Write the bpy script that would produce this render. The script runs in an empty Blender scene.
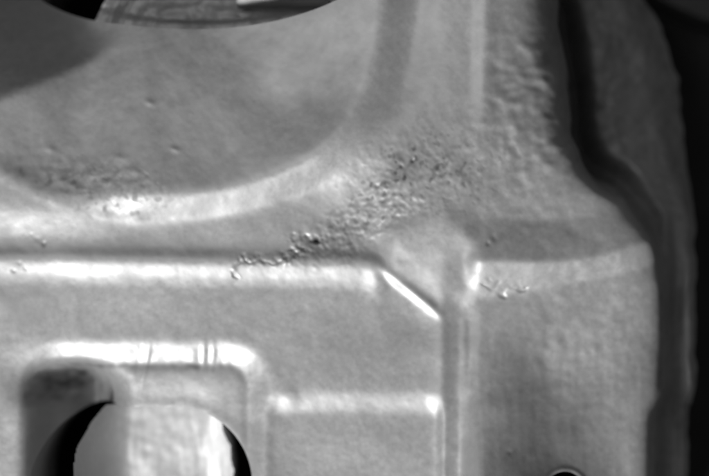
import bpy, math, random
import numpy as np

# ------------------------------------------------------------------ camera, light, exposure
S = 0.0002                                    # metres per unit of the plan below (x right, y down)
CX, CY = 354.5, 238.0
CAMH = 2000.0
scn = bpy.context.scene
C = scn.collection

def W(x, y, z=0.0):
    """plan coordinates -> world metres"""
    return ((x - CX) * S, (CY - y) * S, z * S)

cam_d = bpy.data.cameras.new('camera')
cam = bpy.data.objects.new('camera', cam_d)
C.objects.link(cam)
cam.location = (0, 0, CAMH * S)
cam_d.sensor_width = 36.0
cam_d.lens = 36.0 * CAMH / 709.0
cam_d.clip_start = 0.01
cam_d.clip_end = 20.0
cam_d.dof.use_dof = True
cam_d.dof.focus_distance = (CAMH - 80.0) * S
cam_d.dof.aperture_fstop = 9.0
scn.camera = cam

world = bpy.data.worlds.new('World')
scn.world = world
world.use_nodes = True
world.node_tree.nodes['Background'].inputs[0].default_value = (1, 1, 1, 1)
world.node_tree.nodes['Background'].inputs[1].default_value = 0.055

def area_lamp(name, direction, dist, size, power, target=(354, 238)):
    d = bpy.data.lights.new(name, 'AREA')
    d.shape = 'RECTANGLE'
    d.size, d.size_y = size[0] * S, size[1] * S
    d.energy = power
    d.color = (1, 1, 1)
    o = bpy.data.objects.new(name, d)
    C.objects.link(o)
    v = np.array(direction, float); v /= np.linalg.norm(v)
    t = np.array(W(*target))
    p = t + v * dist * S
    o.location = p
    import mathutils
    o.rotation_euler = mathutils.Vector(v).to_track_quat('Z', 'Y').to_euler()
    return o

key = area_lamp('key_softbox', (-0.34, -0.73, 0.55), 4600, (1000, 700), 10.3)
top = area_lamp('overhead_softbox', (-0.35, 0.25, 0.95), 3200, (900, 900), 0.35)

scn.view_settings.view_transform = 'Standard'
scn.view_settings.look = 'None'
scn.view_settings.exposure = 0.0
scn.view_settings.gamma = 1.0
scn.view_settings.use_curve_mapping = False
scn.cycles.max_bounces = 6

rng = np.random.default_rng(7)
random.seed(3)

# ------------------------------------------------------------------ materials
def new_mat(name):
    m = bpy.data.materials.new(name)
    m.use_nodes = True
    return m, m.node_tree.nodes, m.node_tree.links, m.node_tree.nodes['Principled BSDF']

def cast_metal(name, lo, hi, metallic=0.45, rough=0.47, grain=1.0, bump=0.06, spec=0.5):
    m, N, L, P = new_mat(name)
    tc = N.new('ShaderNodeTexCoord')
    mp = N.new('ShaderNodeMapping')
    mp.inputs['Scale'].default_value = (1 / S / 100.0,) * 3        # 1 unit = 100 plan units
    L.new(tc.outputs['Object'], mp.inputs[0])
    def noise(scale, detail, rough_=0.6):
        n = N.new('ShaderNodeTexNoise')
        n.inputs['Scale'].default_value = scale
        n.inputs['Detail'].default_value = detail
        n.inputs['Roughness'].default_value = rough_
        L.new(mp.outputs[0], n.inputs['Vector'])
        return n
    cloud = noise(1.6, 5)
    fine = noise(14.0 * grain, 5, 0.7)
    mix = N.new('ShaderNodeMath'); mix.operation = 'MULTIPLY_ADD'
    mix.inputs[1].default_value = 0.45
    L.new(fine.outputs['Fac'], mix.inputs[0])
    m2 = N.new('ShaderNodeMath'); m2.operation = 'MULTIPLY'; m2.inputs[1].default_value = 0.55
    L.new(cloud.outputs['Fac'], m2.inputs[0])
    L.new(m2.outputs[0], mix.inputs[2])
    cr = N.new('ShaderNodeValToRGB')
    cr.color_ramp.elements[0].position = 0.33
    cr.color_ramp.elements[0].color = (lo, lo, lo, 1)
    cr.color_ramp.elements[1].position = 0.67
    cr.color_ramp.elements[1].color = (hi, hi, hi, 1)
    L.new(mix.outputs[0], cr.inputs[0])
    at = N.new('ShaderNodeAttribute'); at.attribute_name = 'wear_shade'
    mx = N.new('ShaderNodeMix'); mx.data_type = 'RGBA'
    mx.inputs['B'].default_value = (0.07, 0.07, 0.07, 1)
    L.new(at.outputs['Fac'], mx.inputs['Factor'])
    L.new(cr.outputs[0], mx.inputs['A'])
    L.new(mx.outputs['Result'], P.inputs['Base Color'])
    rr = N.new('ShaderNodeMapRange')
    rr.inputs['From Min'].default_value = 0.3; rr.inputs['From Max'].default_value = 0.7
    rr.inputs['To Min'].default_value = rough - 0.06; rr.inputs['To Max'].default_value = rough + 0.08
    L.new(fine.outputs['Fac'], rr.inputs['Value'])
    wr = N.new('ShaderNodeMath'); wr.operation = 'MULTIPLY_ADD'; wr.inputs[1].default_value = 0.5
    aw = N.new('ShaderNodeAttribute'); aw.attribute_name = 'wear_shade'
    L.new(aw.outputs['Fac'], wr.inputs[0]); L.new(rr.outputs[0], wr.inputs[2])
    L.new(wr.outputs[0], P.inputs['Roughness'])
    P.inputs['Metallic'].default_value = metallic
    P.inputs['Specular IOR Level'].default_value = spec
    if bump:
        bn = noise(26.0, 4, 0.6)
        b = N.new('ShaderNodeBump')
        b.inputs['Strength'].default_value = bump
        b.inputs['Distance'].default_value = 1.2 * S
        L.new(bn.outputs['Fac'], b.inputs['Height'])
        L.new(b.outputs[0], P.inputs['Normal'])
    return m

M_CAST = cast_metal('cast_aluminium', 0.42, 0.53)
M_CUP = cast_metal('machined_aluminium', 0.42, 0.58, 0.3, 0.55)
M_INS = cast_metal('bright_cut_metal', 0.50, 0.80, 0.35, 0.5, 1.6, 0.3)
M_STRIP = cast_metal('dull_steel', 0.26, 0.42, 0.3, 0.6)
M_TABLE = cast_metal('black_cloth', 0.05, 0.08, 0.0, 0.95, 2.0, 0.3, 0.1)
M_BACK = cast_metal('dark_grey_metal', 0.10, 0.15, 0.3, 0.7, 1.0, 0.2)

# ------------------------------------------------------------------ relief helpers
X0, X1, Y0, Y1 = -60, 790, -60, 662
xs = np.arange(X0, X1 + 1, 1.0)
ys = np.arange(Y0, Y1 + 1, 1.0)
GX, GY = np.meshgrid(xs, ys)
NX, NY = len(xs), len(ys)

def spline(pts, n=8):
    p = np.array(pts, float)
    p = np.vstack([2 * p[0] - p[1], p, 2 * p[-1] - p[-2]])
    out = []
    for i in range(1, len(p) - 2):
        for t in np.linspace(0, 1, n, endpoint=False):
            a, b, c, d = p[i - 1], p[i], p[i + 1], p[i + 2]
            out.append(0.5 * ((2 * b) + (-a + c) * t + (2 * a - 5 * b + 4 * c - d) * t * t + (-a + 3 * b - 3 * c + d) * t ** 3))
    out.append(p[-2])
    return np.array(out)

def sdist(pts, smooth=True, n=5):
    """signed distance to an open polyline (positive on its left when walking it, y down) and the arc position"""
    p = spline(pts, n) if smooth else np.array(pts, float)
    best = np.full(GX.shape, 1e9); sgn = np.ones(GX.shape); arc = np.zeros(GX.shape)
    acc = 0.0
    for i in range(len(p) - 1):
        a, b = p[i], p[i + 1]
        d = b - a; l2 = d @ d; l = math.sqrt(l2)
        t = np.clip(((GX - a[0]) * d[0] + (GY - a[1]) * d[1]) / l2, 0, 1)
        ex, ey = GX - (a[0] + t * d[0]), GY - (a[1] + t * d[1])
        dd = ex * ex + ey * ey
        cr = d[0] * (GY - a[1]) - d[1] * (GX - a[0])
        m = dd < best
        best = np.where(m, dd, best); sgn = np.where(m, np.where(cr < 0, 1.0, -1.0), sgn)
        arc = np.where(m, acc + t * l, arc)
        acc += l
    return np.sqrt(best) * sgn, arc

def ss(x, a, b):
    t = np.clip((x - a) / (b - a), 0, 1)
    return t * t * (3 - 2 * t)

def blur(a, s):
    r = int(3 * s) + 1
    k = np.exp(-0.5 * (np.arange(-r, r + 1) / s) ** 2); k /= k.sum()
    p = np.pad(a, r, mode='edge')
    o = np.zeros((p.shape[0], a.shape[1]))
    for i, w in enumerate(k): o += w * p[:, i:i + a.shape[1]]
    q = np.zeros(a.shape)
    for i, w in enumerate(k): q += w * o[i:i + a.shape[0], :]
    return q

def nz(s, sy=None, seed=0):
    """unit-variance smooth noise of feature size s (anisotropic when sy given)"""
    r = np.random.default_rng(100 + seed)
    w = r.standard_normal(GX.shape)
    fy = np.fft.fftfreq(NY)[:, None]; fx = np.fft.rfftfreq(NX)[None, :]
    sy = s if sy is None else sy
    f = np.exp(-2 * (math.pi ** 2) * ((fx * s) ** 2 + (fy * sy) ** 2))
    o = np.fft.irfft2(np.fft.rfft2(w) * f, s=GX.shape)
    return o / o.std()

def blob(cx, cy, rx, ry, rot=0.0, p=2.0):
    c, s_ = math.cos(rot), math.sin(rot)
    u = ((GX - cx) * c + (GY - cy) * s_) / rx; v = (-(GX - cx) * s_ + (GY - cy) * c) / ry
    return np.exp(-(u * u + v * v) ** (p / 2))

def rbox(cx, cy, hx, hy, r):
    qx = np.abs(GX - cx) - (hx - r); qy = np.abs(GY - cy) - (hy - r)
    return np.hypot(np.maximum(qx, 0), np.maximum(qy, 0)) + np.minimum(np.maximum(qx, qy), 0) - r

def prof(d, pts):
    p = np.array(sorted(pts), float)
    return np.interp(d, p[:, 0], p[:, 1])

# ------------------------------------------------------------------ the casting's surface
# horizontal ridge between web panel and channel, turning down to the upright rib
dR, aR = sdist([(-80, 262), (80, 263), (250, 266), (350, 267), (374, 271), (392, 284), (437, 319), (470, 346)])
# foot and crest of the bowl lip
dV, aV = sdist([(-80, 138), (0, 181), (50, 206), (100, 220), (160, 222), (230, 215), (290, 199), (336, 178), (374, 143), (410, 98), (424, 50), (427, 0), (428, -80)])
dC, aC = sdist([(-80, 130), (0, 176), (50, 200), (85, 203), (120, 197), (160, 196), (215, 192), (270, 179), (315, 158), (346, 127), (370, 92), (382, 50), (388, 0), (390, -80)])
# ledge on the right
dE, aE = sdist([(430, 262), (480, 261), (525, 262), (575, 261), (612, 253), (650, 241), (700, 222)])
# right-hand edge of the main body
PM = [(556, -80), (567, 0), (576, 80), (581, 140), (593, 170), (626, 195), (650, 225), (663, 252), (670, 300), (671, 385), (668, 400), (663, 414), (661, 440), (660, 680)]
dM, aM = sdist(PM)
# outer silhouette of the side lug
PO = [(640, -80), (686, -25), (716, 56), (726, 140), (727, 200), (722, 260), (720, 330), (722, 385), (721, 400), (716, 416), (713, 440), (712, 680)]
dO, aO = sdist(PO)
def left_of(pts, d):
    # both lines run down the plan, so the side follows from x alone
    p = spline(pts, 5)
    return np.abs(d) * np.where(GX < np.interp(GY, p[:, 1], p[:, 0]), 1, -1)
jit = nz(7, seed=51) * 2.0 + nz(20, seed=52) * 1.5
dM = left_of(PM, dM) - jit * ss(GY, 260, 180)
dO = left_of(PO, dO) - 0.6 * jit

# web panel and channel
H_web = prof(dR, [(-400, 0), (-60, 0), (-45, 0.2), (-22, 1.2), (-13, 3.2), (1, 8.6), (7, 8.8), (17, 4.5), (24, 3.5), (60, 3.0), (400, 3)])
H_diag = prof(dR, [(-400, 0), (-12, 0.3), (-7, 0.7), (1, 1.5), (6, 9), (17, 4.5), (24, 3.5), (400, 3)])
dg = ss(GX, 372, 392)
H_web = H_web * (1 - dg) + H_diag * dg
H_web *= 1 - ss(GX, 430, 447) * ss(GY, 290, 310)
H_web += 3.0 * ss(GX, 330, 150) * ss(dR, 20, 60)
left_wedge = ss(GX, 170, 0) * ss(dR, 10, 66) * 7          # bright wedge at far left, rising to the lip
H = H_web + left_wedge
# bowl lip
w = ss(aV, 150, 260)                                       # the bright outer face of the lip starts at x ~ 100
lip_h = 1.0 + 14.2 * ss(GX, 78, 150)
lip_h = lip_h * (1 - (1 - ss(GY, 90, 170)) * ss(GX, 180, 400)) * (1 - 0.75 * ss(GX, 355, 420))
ramp = np.clip(dV / np.maximum(dV - dC, 1e-3), 0, 1)
ramp = np.where(dC > 0, 1, ramp); ramp = np.where(dV < 0, 0, ramp)
lip = lip_h * ramp * np.where(GY > 90, 1, 1)
# groove right of the bowl lip, upper part
groove_up = ss(GY, 190, 90)
lm = ss(GX, 340, 400)
H_out = H + 13.5 * (ss(dR, 10, 92) * lm + ss(GY, 235, 150) * (1 - lm)) * ss(GX, 250, 380)         # porous land around the middle
H = H_out + lip
# upright groove between lip crest (x~385) and land (x~428)
gh = ss(GY, 165, 60)
H = H + gh * (prof(dC, [(-400, 0), (-60, 0), (-47, -1), (-30, -8.5), (-8, -2), (4, 4), (400, 5)]))
# bowl
bowl = np.interp(dC, [4, 80, 140, 300], [0, -20, -38, -90])
facet_d, _ = sdist([(-120, 155), (0, 100), (85, 60), (118, 20), (124, -80)], smooth=True)
bs = blur(bowl, 16)
bw = ss(dC, 6, 60)
H = H - 0.62 * blur(np.maximum(facet_d, 0), 3.0) * (dC > 0)
H = H + bowl * (1 - bw) + bs * bw

# plateau (gusset) between ridge end and upright rib
plat = ss(GX, 378, 396) * ss(GX, 460, 446) * ss(dR, 2, 14) * ss(GY, 205, 235)
H = H * (1 - plat) + plat * (17.5 - 0.185 * (GY - 215) + 0.04 * (GX - 410))

# land to the right of x=480, rolls off to the right
up = ss(GY, 262, 200)
Hr_up = 18.5 - 0.10 * np.maximum(GX - 486, 0) - 10 * ss(GY, 110, 228) - (0.0056 * np.maximum(GX - 505, 0) ** 2 + 0.06 * np.maximum(GX - 486, 0)) * ss(GY, 190, 0)
bead = 4.5 * np.exp(-((GX - (484 - 0.03 * GY)) / 5.5) ** 2) * ss(GY, 190, 90)
lq = ss(GY, 130, 215)
land = ss(GX - (478 - 38 * lq), 0, 12 + 44 * lq)
# right panel below the ledge
panel = -0.3 - 0.045 * (GX - 486) - 0.11 * np.clip(GY - 282, 0, 95) * ss(GX, 490, 560) + (0.0016 * np.minimum(np.maximum(GY - 325, 0), 160) ** 2) * ss(GX, 630, 520) - 0.10 * np.maximum(345 - GY, 0) * 0 - 0.0022 * np.maximum(GX - 615, 0) ** 2
fw = np.interp(GX, [480, 530, 575, 610, 660], [38, 28, 19, 22, 24])
Hr_dn = (Hr_up + 9.5) * (1 - np.clip(-dE / fw, 0, 1)) + panel * np.clip(-dE / fw, 0, 1)
H_right = np.where(dE > 0, Hr_up + 9.5 * np.clip(1 - dE / 42, 0, 1), Hr_dn)
mr = ss(GX, 462, 480) * (1 - ss(GY, 250, 200)) + land * ss(GY, 250, 200)
H = H * (1 - mr) + H_right * mr

H += bead * 1.15
# upright rib below the gusset
rb = ss(GY, 232, 262)
dark_side = -4.5 * ss(GX, 441, 474) * (1 - mr)
H += rb * dark_side
H += ss(GY, 300, 340) * 3.2 * np.exp(-((GX - 464.5) / 2.8) ** 2)
H += ss(GY, 270, 330) * 2.0 * np.exp(-((GX - 442) / 5.0) ** 2)
H += -1.5 * blob(463, 262, 10, 34)

# step in the web panel
stp = ss(GX, 262, 276) * ss(GX, 444, 438)
H += stp * (-5.5 * ss(GY, 388, 417))
H += 1.2 * blob(290, 401, 8, 12, 0, 3) + 1.4 * blob(436, 401, 6, 13, 0, 3)

# pocket
dP = -rbox(146, 470, 124, 126, 44)
P_ = prof(dP, [(-400, 0), (-5, 0), (0, -1), (20, -10), (23, -10.8), (31, -8.5), (70, -10), (400, -10)])
hollow = np.interp(GX, [18, 23, 80, 86, 124, 200, 248, 400], [0, -2, -128, -124, -2, -6, 0, 0])
hollow = blur(hollow, 4) * ss(GY, 360, 360 + np.interp(GX, [84, 110], [22, 46])) 
PK = P_ + hollow * ss(dP, -3, 14)
pw = ss(dP, 22, 36)
H = H + PK * (1 - pw) + blur(PK, 6) * pw - 6 * blob(36, 376, 34, 22)
pk = dP > 0
# bore of the pocket
dB = -rbox(140, 524, 112, 116, 78)
H += 0.8 * np.exp(-((dB + 3) / 3.0) ** 2) * pk

# main right edge and side lug
edge = np.where(dM > 0, -22 * np.exp(-np.maximum(dM, 0) / np.interp(GY, [0, 150, 230], [13, 10, 6])), 0)
H = H + edge
top_roll = -0.011 * np.maximum(44 - dM, 0) ** 2 * ss(GY, 210, 80) * (dM > 0)
H += top_roll
out = np.maximum(-dM, 0)
u = np.clip(out / np.maximum(out + np.maximum(dO, 0), 1e-3), 0, 1)
tw = np.interp(GY, [0, 120, 175, 215, 250, 300], [0.25, 0.25, 0.36, 0.46, 0.34, 0.2])
u = np.where(u < tw, u / tw * 0.2, 0.2 + (u - tw) / (1 - tw) * 0.8)
lug_wide = ss(GY, 290, 130)
lug = prof(u, [(0, 0), (0.04, -70), (0.08, -185), (0.16, -195), (0.21, -134), (0.35, -134), (0.7, -145), (1.0, -195)]) * lug_wide + \
      prof(u, [(0, 0), (0.15, -45), (0.45, -78), (0.60, -76), (0.72, -72), (0.84, -74), (1.0, -100)]) * (1 - lug_wide)
base_edge = -22
Hm = H.copy()
H = np.where(dM > 0, H, lug - 50)
H = blur(H, 2.8)
lq_ = ss(dV, -34, -14) * ss(dC, 40, 16) * ss(GX, 60, 110) * (dR > 6)
H = H * (1 - lq_) + blur(H, 3.6) * lq_
q = np.clip(1.3 * blob(366, 192, 36, 36, 0, 4), 0, 1)
H = H * (1 - q) + blur(H, 12) * q
soft = np.clip(ss(GX, 320, 380) * ss(GY, 215, 150) + ss(GX, 470, 500) * 0.8 * ss(GY, 330, 380) + 0.9 * ss(GX, 600, 640) * ss(GY, 200, 170), 0, 1) * (dO > 12)
H = H * (1 - soft) + blur(H, 4.5) * soft
H += -260 * ss(-dO, 0, 10)

# ---------- relief noise, pores and scars
n1, n2, n3, n4 = nz(1.6, seed=1), nz(3.2, seed=2), nz(8, seed=3), nz(26, seed=4)
nv = nz(2.2, 16, seed=5)
H += 0.02 * n1 + 0.05 * n2 + 0.19 * n3 + 0.9 * n4
H += 0.06 * nv * ss(GY, 290, 360) * ss(GX, 450, 475)
# worm-like porous texture in the middle
por = np.clip(blob(402, 180, 60, 42, -0.3, 3) + 0.9 * blob(350, 222, 42, 18, -0.35, 3) + 0.7 * blob(470, 170, 60, 50), 0, 1.1)
pit = np.clip(0.15 * n2 + nz(1.5, seed=9) - 0.8, 0, 1.3)
H += por * (0.07 * n2 + 0.13 * nz(1.7, seed=10) - 0.16 * pit)
# mottling right of the bead
H += blob(530, 120, 50, 95, 0, 3) * (0.45 * nz(4.5, 3.0, seed=12) + 0.15 * n2)
H += blob(590, 330, 70, 90, 0, 3) * (0.09 * n2 + 0.11 * nz(3.5, 5, seed=13))
H += blob(108, 180, 58, 22, 0.15, 3) * (0.10 * nz(1.7, seed=15) - 0.2 * np.clip(nz(1.6, seed=16) - 1.0, 0, 1))
H += blob(90, 185, 75, 22, 0.2, 3) * (0.14 * n2 + 0.12 * nz(5, 3, seed=14))
H += 0.5 * nz(3, seed=71) * (dM < 0) * ss(GY, 300, 200)
# erosion scars
nr1, nr2 = nz(1.5, seed=41), nz(2.6, seed=42)
def scar(pts, r, depth, rough):
    """a torn, rough-edged gouge along a line"""
    global H
    d, a = sdist(pts, smooth=False)
    d = np.abs(d + 1.6 * nr2)
    m = np.exp(-(d / r) ** 2)
    H += -depth * m * (0.6 + 0.5 * nr2) + rough * np.exp(-(d / (2.0 * r)) ** 2) * (0.6 * nr1 + 0.8 * nr2)
scar([(234, 274), (241, 262)], 2.2, 2.0, 0.3)
scar([(246, 259), (275, 262), (294, 255)], 2.8, 1.2, 0.55)
scar([(294, 240), (318, 240)], 2.4, 1.8, 0.45)
scar([(306, 249), (345, 245), (372, 228), (395, 214)], 7.5, 0.5, 0.30)
scar([(330, 232), (365, 214), (388, 188)], 9.0, 0.3, 0.25)
scar([(300, 250), (288, 259)], 2.4, 1.2, 0.8)
scar([(484, 284), (500, 291), (523, 287)], 2.6, 0.9, 0.12)
for (px, py, r, dp) in [(303, 239, 3.5, 6), (316, 240, 3.5, 5), (38, 239, 4, 3), (44, 244, 3, 2.5), (33, 236, 2.5, 2), (493, 238, 4, 2.5), (487, 243, 3, 2.5),
                        (497, 283, 3, 3), (490, 279, 2.5, 2.5), (401, 166, 2.4, 3), (412, 161, 2.4, 3), (385, 194, 3, 3), (377, 186, 2.5, 3),
                        (20, 262, 3, 2), (14, 270, 2.5, 2), (27, 268, 2.5, 2), (563, 150, 3, 2), (573, 154, 2.5, 2), (507, 449, 2.5, 2), (540, 180, 3, 2)]:
    H += -0.35 * dp * blob(px, py, r, r * 0.85, px * 0.7) * (0.75 + 0.45 * nr2)
for (px, py, r, dp) in [(176, 150, 5, 1.4), (150, 103, 5, 1.2), (52, 150, 6, 1.2), (120, 158, 7, 1.4), (70, 185, 9, 1.5), (135, 172, 8, 1.2)]:
    H += 0.6 * dp * blob(px, py, r, r * 0.6, 0.3)
# marks across the pocket's upper wall
H += 0.6 * blob(145, 366, 2.6, 20, 0.22, 3) - 0.5 * blob(138, 362, 2.8, 16, 0.15, 3) + 0.9 * blob(203, 354, 3.2, 14, 0.08, 3) + 0.7 * blob(212, 358, 3, 14, 0.1, 3)
H += ss(dP, 2, 8) * ss(dP, 30, 20) * ss(GY, 400, 370) * (0.13 * nz(2.2, 5, seed=21))

# bolt hole at the bottom of the right panel
dH = 20 - np.hypot((GX - 563), (GY - 488) * 1.15)
H += 0.8 * np.exp(-((dH + 3) / 2.5) ** 2)

# wear: 0 clean metal, 1 dark: dirt held in pores, gouges and old stains, plus shade painted into recesses
wear_shade = por * (0.30 * np.clip(pit, 0, 1) + 0.10 * np.clip(nr1, 0, 2)) + 0.12 * por
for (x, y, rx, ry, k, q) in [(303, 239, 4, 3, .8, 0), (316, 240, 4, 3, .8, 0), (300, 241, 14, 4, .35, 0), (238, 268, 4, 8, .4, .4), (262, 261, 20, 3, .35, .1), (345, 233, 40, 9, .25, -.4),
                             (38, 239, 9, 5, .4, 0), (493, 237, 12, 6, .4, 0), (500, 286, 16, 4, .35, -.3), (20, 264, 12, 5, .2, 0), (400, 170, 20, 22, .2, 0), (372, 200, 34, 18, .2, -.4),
                             (112, 367, 44, 4, .6, 0), (190, 367, 40, 4, .55, 0), (70, 372, 18, 8, .4, 0), (56, 388, 36, 22, .8, 0), (540, 60, 22, 6, .25, .2), (510, 72, 14, 5, .3, -.2),  # pocket blobs: left corner's shade painted dark; crease under upper wall darkened too
                             (545, 35, 26, 8, .2, .1), (506, 402, 40, 60, .25, 0), (575, 425, 30, 18, .15, 0), (30, 175, 34, 8, .35, .4), (110, 214, 50, 5, .25, .1), (463, 262, 11, 26, .3, 0)]:  # valley shade at the lip foot painted in; panel's lower left darkened
    wear_shade += k * blob(x, y, rx, ry, q) * (0.85 + 0.14 * nr2 + 0.16 * n3)
wear_shade += 0.10 * np.clip(nz(6, seed=61), 0, 2) * blob(540, 110, 60, 90, 0, 4) + 0.20 * np.clip(nz(1.8, seed=62), 0, 2) * blob(95, 190, 80, 26, .15, 4)
wear_shade += 0.05 * np.clip(nz(3, 22, seed=63), 0, 2) * ss(GY, 280, 340) * ss(GX, 446, 470) + 0.06 * np.clip(nz(14, seed=64), 0, 2) + 0.05 * np.clip(nz(4, seed=66), 0, 2) 
wear_shade += 0.10 * np.clip(nz(11, 16, seed=67), 0, 2) * ss(GX, 480, 510) * ss(GY, 290, 330) + 0.05 * np.clip(nz(2.2, seed=68), 0, 2) * ss(GX, 480, 510)
wear_shade += 0.10 * np.clip(nz(3.5, seed=65), 0, 2) * ss(GX, 590, 620) * ss(GY, 250, 200)
wear_shade = np.clip(wear_shade, 0, 1)

# ------------------------------------------------------------------ regions -> parts
eo = 1 - ((GX - 192) / 183.0) ** 2 - ((GY + 40) / 67.0) ** 2      # the round opening at the top
def to_dist(f):
    gy, gx = np.gradient(f)
    return f / np.maximum(np.hypot(gx, gy), 1e-6)
dVoid = np.maximum(np.maximum(to_dist(eo) * (np.abs(eo) < 0.5) + eo * 50 * (np.abs(eo) >= 0.5), dH), dB)
vy, vx = np.gradient(dVoid)
vl = np.maximum(np.hypot(vx, vy), 1e-6)
snap = np.abs(dVoid) < 0.72
PX = GX - np.where(snap, dVoid * vx / vl, 0)
PY = GY - np.where(snap, dVoid * vy / vl, 0)
R = np.zeros(GX.shape, int)
names = {}
def region(idx, name, mask):
    names[idx] = name; R[mask] = idx
region(1, 'web_panel', GX > -1e9)
region(2, 'ridge', (np.abs(dR - 0) < 17) & (GX < 442))
region(3, 'channel', (dR >= 17) & (GX < 460) & (dV <= 0))
region(4, 'bowl_lip', (dV > 0) & (dC <= 6))
region(5, 'bowl', dC > 6)
region(6, 'gusset', (plat > 0.4) & (GY > 215))
region(7, 'upright_rib', (GX >= 447) & (GX < 474) & (GY > 225) | ((GX >= 442) & (GX < 474) & (GY > 322)))
region(8, 'end_face', (GX >= 474) & (dM > 0))
region(9, 'bead', (np.abs(GX - (484 - 0.02 * GY)) < 8) & (GY < 190))
region(10, 'ledge', (GX >= 474) & (dM > 0) & (dE > -20) & (dE < 42))
region(11, 'side_panel', (GX >= 474) & (dM > 0) & (dE <= -20))
region(12, 'side_lug', dM <= 0)
region(13, 'step', (GX > 272) & (GX < 442) & (np.abs(GY - 402) < 15))
region(14, 'pocket', dP > -3)
region(99, 'void', dVoid > 0.72)
region(99, 'void', -dO > 14)

def normals(Hh):
    gy, gx = np.gradient(Hh)
    n = np.stack([-gx, gy, np.ones_like(Hh)], -1)
    return n / np.linalg.norm(n, axis=-1, keepdims=True)

def relief(name, mask_faces, Hh, mat, parent, Nn, wr=None):
    """one mesh from the grid faces in mask_faces ((NY-1, NX-1) bool)"""
    iy, ix = np.nonzero(mask_faces)
    a = iy * NX + ix
    quads = np.stack([a, a + NX, a + NX + 1, a + 1], 1)
    used, inv = np.unique(quads, return_inverse=True)
    inv = inv.reshape(-1)
    nv_, nf = len(used), len(quads)
    co = np.stack([(PX.ravel()[used] - CX) * S, (CY - PY.ravel()[used]) * S, Hh.ravel()[used] * S], 1)
    me = bpy.data.meshes.new(name)
    me.vertices.add(nv_); me.vertices.foreach_set('co', co.astype(np.float32).ravel())
    me.loops.add(nf * 4); me.loops.foreach_set('vertex_index', inv.astype(np.int32))
    me.polygons.add(nf)
    me.polygons.foreach_set('loop_start', np.arange(0, nf * 4, 4, dtype=np.int32))
    me.polygons.foreach_set('use_smooth', np.ones(nf, bool))
    me.update(calc_edges=True)
    me.normals_split_custom_set_from_vertices(Nn.reshape(-1, 3)[used].astype(np.float32))
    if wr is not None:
        at = me.attributes.new('wear_shade', 'FLOAT', 'POINT')
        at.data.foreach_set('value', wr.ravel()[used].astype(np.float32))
    me.materials.append(mat)
    o = bpy.data.objects.new(name, me)
    C.objects.link(o)
    o.parent = parent
    return o

def mesh_obj(name, verts, faces, mat, parent=None, smooth=True):
    me = bpy.data.meshes.new(name)
    me.from_pydata([tuple(v) for v in verts], [], faces)
    me.update()
    if smooth:
        for p in me.polygons: p.use_smooth = True
    me.materials.append(mat)
    o = bpy.data.objects.new(name, me)
    C.objects.link(o); o.parent = parent
    return o

def thing(name, label, cat):
    o = bpy.data.objects.new(name, None); C.objects.link(o)
    o.empty_display_size = 0.01
    o['label'] = label; o['category'] = cat
    return o

def wall(name, top, depth_z, mat, parent, closed=True):
    """a vertical wall hanging from a line of (x, y, z) plan points down to depth_z"""
    n = len(top)
    v = [W(*p) for p in top] + [W(p[0], p[1], depth_z) for p in top]
    f = [(i, (i + 1) % n, n + (i + 1) % n, n + i) for i in range(n if closed else n - 1)]
    return mesh_obj(name, v, f, mat, parent)

def hat(x, y):
    ix = min(max(int(round(x - X0)), 0), NX - 1); iy = min(max(int(round(y - Y0)), 0), NY - 1)
    return float(H[iy, ix])

casting = thing('metal_casting', 'large grey cast metal housing with bowl, ridges, pocket and side lug', 'metal casting')
Nn = normals(H)
crn = np.stack([R[:-1, :-1], R[1:, :-1], R[:-1, 1:], R[1:, 1:]])
Rf = R[:-1, :-1]
Rf = np.where(Rf == 99, crn.min(0), Rf)
novoid = crn.max(0) < 99
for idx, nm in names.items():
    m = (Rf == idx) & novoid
    if idx != 99 and m.any(): relief(nm, m, H, M_CAST, casting, Nn, wear_shade)

FLOOR = -420.0
# walls of the openings
def ring(cx, cy, rx, ry, n=96, a0=0, a1=2 * math.pi):
    return [(cx + rx * math.cos(a0 + (a1 - a0) * k / n), cy + ry * math.sin(a0 + (a1 - a0) * k / n)) for k in range(n)]
wall('bore_wall', [(x, y, hat(x, y) - 0.5) for x, y in ring(192, -40, 184, 68)], FLOOR, M_CAST, casting)
wall('bolt_hole', [(x, y, hat(x, y) - 0.5) for x, y in ring(563, 488, 20.6, 18)], -120, M_CAST, casting)
# outer skirt
sk = []
for x in range(X0, 640, 20): sk.append((x, Y0))
for x in range(X0, 1, 1): pass
peri = [(x, Y0) for x in range(X0, 625, 15)]
pr = [(X0, y) for y in range(Y0, Y1 + 1, 15)]
pb = [(x, Y1) for x in range(X0, 716, 15)]
wall('outer_wall', [(x, y, hat(x, y)) for x, y in reversed(peri)] + [(x, y, hat(x, y)) for x, y in pr] + [(x, y, hat(x, y)) for x, y in pb], FLOOR, M_CAST, casting, closed=False)

# cup in the bore of the pocket
cup = thing('round_cup', 'shallow round metal cup sunk in the pocket at the lower left', 'cup')
cl = np.interp(GY, [400, 410, 425, 450, 480, 560], [106, 98, 86, 76, 72, 72])
crr = np.interp(GY, [400, 412, 432, 455, 480, 560], [204, 212, 219, 225, 228, 228])
dcup = np.minimum(np.minimum(-rbox(140, 524, 111, 115, 77), GX - cl + 0.9 * n3), crr - GX + 0.8 * n2 + 0.6 * n3)
Hc = -84 + 0.034 * np.maximum(122 - GX, 0) ** 2 + 0.006 * np.maximum(GX - 182, 0) ** 2 - 0.30 * (np.clip(GY, 400, 520) - 460) * ss(GX, 184, 206)
Hc += 0.3 * n3 + 0.12 * n2 + 0.2 * nv
Hc -= 0.10 * (GY - 440)
Hc = blur(Hc, 3) + 0.1 * n2 + 0.12 * nv
mc = (dcup[:-1, :-1] > 0)
relief('cup_floor', mc & (dcup[:-1, :-1] > 3), Hc, M_CUP, cup, normals(Hc))
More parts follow.
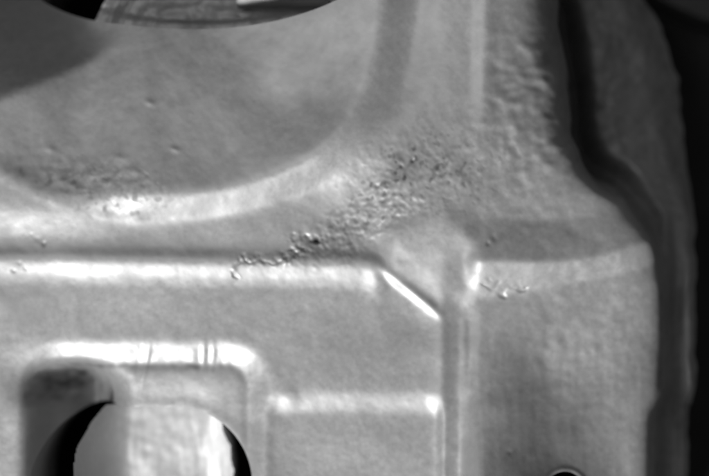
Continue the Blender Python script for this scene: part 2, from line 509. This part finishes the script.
relief('cup_rim', mc & (dcup[:-1, :-1] <= 3), Hc, M_CUP, cup, normals(Hc))

# bore side wall (rounded box outline)
def rbox_pts(cx, cy, hx, hy, r, n=14):
    out = []
    for (sx, sy, a0) in ((1, -1, -90), (1, 1, 0), (-1, 1, 90), (-1, -1, 180)):
        for k in range(n + 1):
            a = math.radians(a0 + 90 * k / n)
            out.append((cx + sx * (hx - r) + r * math.cos(a), cy + sy * (hy - r) + r * math.sin(a)))
    return out
wall('pocket_bore', [(x, min(y, Y1), hat(x, y) - 0.5) for x, y in rbox_pts(140, 524, 112.7, 116.7, 78)], -200, M_CAST, casting)

# machined insert seen through the round opening
ins = thing('bearing_insert', 'bright rough-cut metal insert behind the round opening at the top', 'insert')
hx = (GX - 195) / 104.0; hy = (GY - 0) / 17.0
Hi = -62.0 + 0.5 * nz(8, 4, seed=31) + 0.35 * nz(3.0, seed=32) - 1.2 * np.clip(nz(4.5, 3, seed=33) - 0.7, 0, 1.5)
Hi += -6 * ss(np.hypot(hx, hy), 0.75, 1.05)
Hi += 3.5 * np.exp(-((GX - 104 - 0.4 * (10 - GY)) / 3.5) ** 2) - 4 * np.exp(-((GX - 114 - 0.6 * (10 - GY)) / 4.0) ** 2)
Hi += -2.5 * blob(160, 2, 22, 5) - 2.0 * blob(215, 6, 10, 5) - 3.0 * blob(236, 8, 8, 5) + 2 * blob(196, 8, 7, 4) - 3 * blob(282, 8, 22, 4)
PX, PY = GX, GY
mi = (GX > 88 + 0.5 * (8 - GY)) & (GX < 345) & (GY > -50) & (GY < 40)
relief('cut_face', mi[:-1, :-1], Hi, M_INS, ins, normals(Hi))
def at(F, x, y):
    return float(F[min(max(int(round(y - Y0)), 0), NY - 1), min(max(int(round(x - X0)), 0), NX - 1)])
wall('ring_side', [(88.5 + 0.5 * (8 - y) + 1.0, y, at(Hi, 93 + 0.5 * (8 - y), y) - 0.3) for y in range(-49, 40, 3)] + [(x, 39, at(Hi, x, 38) - 0.3) for x in range(76, 345, 6)], FLOOR, M_INS, ins, closed=False)
cy_ = list(range(424, 632, 4))
wall('cup_side', [(float(np.interp(y, GY[:, 0], cl[:, 0])) + 2.5, y, at(Hc, float(np.interp(y, GY[:, 0], cl[:, 0])) + 3, y) - 1.5) for y in cy_], -200, M_CUP, cup, closed=False)
wall('cup_side', [(float(np.interp(y, GY[:, 0], crr[:, 0])) - 2.5, y, at(Hc, float(np.interp(y, GY[:, 0], crr[:, 0])) - 3, y) - 1.5) for y in cy_], -200, M_CUP, cup, closed=False)
# dark stub of a shaft lying over the insert
sh = thing('steel_shaft', 'dark grey steel shaft end lying above the bright insert at the top edge', 'shaft')
def rod(x0, x1, yb, z, r, name):
    vs, fs = [], []
    n, m_ = 24, 12
    prf = [(x0, 0.0), (x0, r * 0.9), (x0 + 2, r)] + [(x0 + 2 + (x1 - x0 - 6) * k / m_, r + 0.5 * math.sin(k * 1.7)) for k in range(1, m_)] + [(x1 - 4, r), (x1, r * 0.82), (x1, 0.0)]
    for (x, q) in prf:
        for k in range(n):
            a = 2 * math.pi * k / n
            vs.append(W(x, yb - r + q * math.cos(a), z + q * math.sin(a)))
    for i in range(len(prf) - 1):
        for k in range(n):
            fs.append((i * n + k, (i + 1) * n + k, (i + 1) * n + (k + 1) % n, i * n + (k + 1) % n))
    return mesh_obj(name, vs, fs, M_STRIP, sh)
rod(234, 330, 3, -50, 18, 'shaft_end')
rod(60, 232, -12, -48, 15, 'shaft_neck')

scn.render.film_transparent = False

# ------------------------------------------------------------------ what lies under and behind
def sheet(name, x0, y0, x1, y1, z, mat):
    return mesh_obj(name, [W(x0, y0, z), W(x0, y1, z), W(x1, y1, z), W(x1, y0, z)], [(0, 1, 2, 3)], mat, None, False)
tb = sheet('table_top', -4000, -4000, 5000, 5000, FLOOR, M_TABLE)
tb['kind'] = 'structure'

bar = thing('grey_bar', 'blurred dark grey bar far behind the casting in the top right corner', 'bar')
def prism(name, pts, z0, z1, mat, parent):
    n = len(pts)
    v = [W(x, y, z1) for x, y in pts] + [W(x, y, z0) for x, y in pts]
    f = [tuple(range(n))[::-1]] + [(i, (i + 1) % n, n + (i + 1) % n, n + i) for i in range(n)] + [tuple(range(n, 2 * n))]
    o = mesh_obj(name, v, f, mat, parent, False)
    b = o.modifiers.new('edge', 'BEVEL'); b.width = 4 * S; b.segments = 3
    return o
prism('bar_body', [(700, -46), (730, -30), (762, -16), (800, -8), (1100, 30), (1100, -300), (640, -300)], FLOOR, -330, M_BACK, bar)
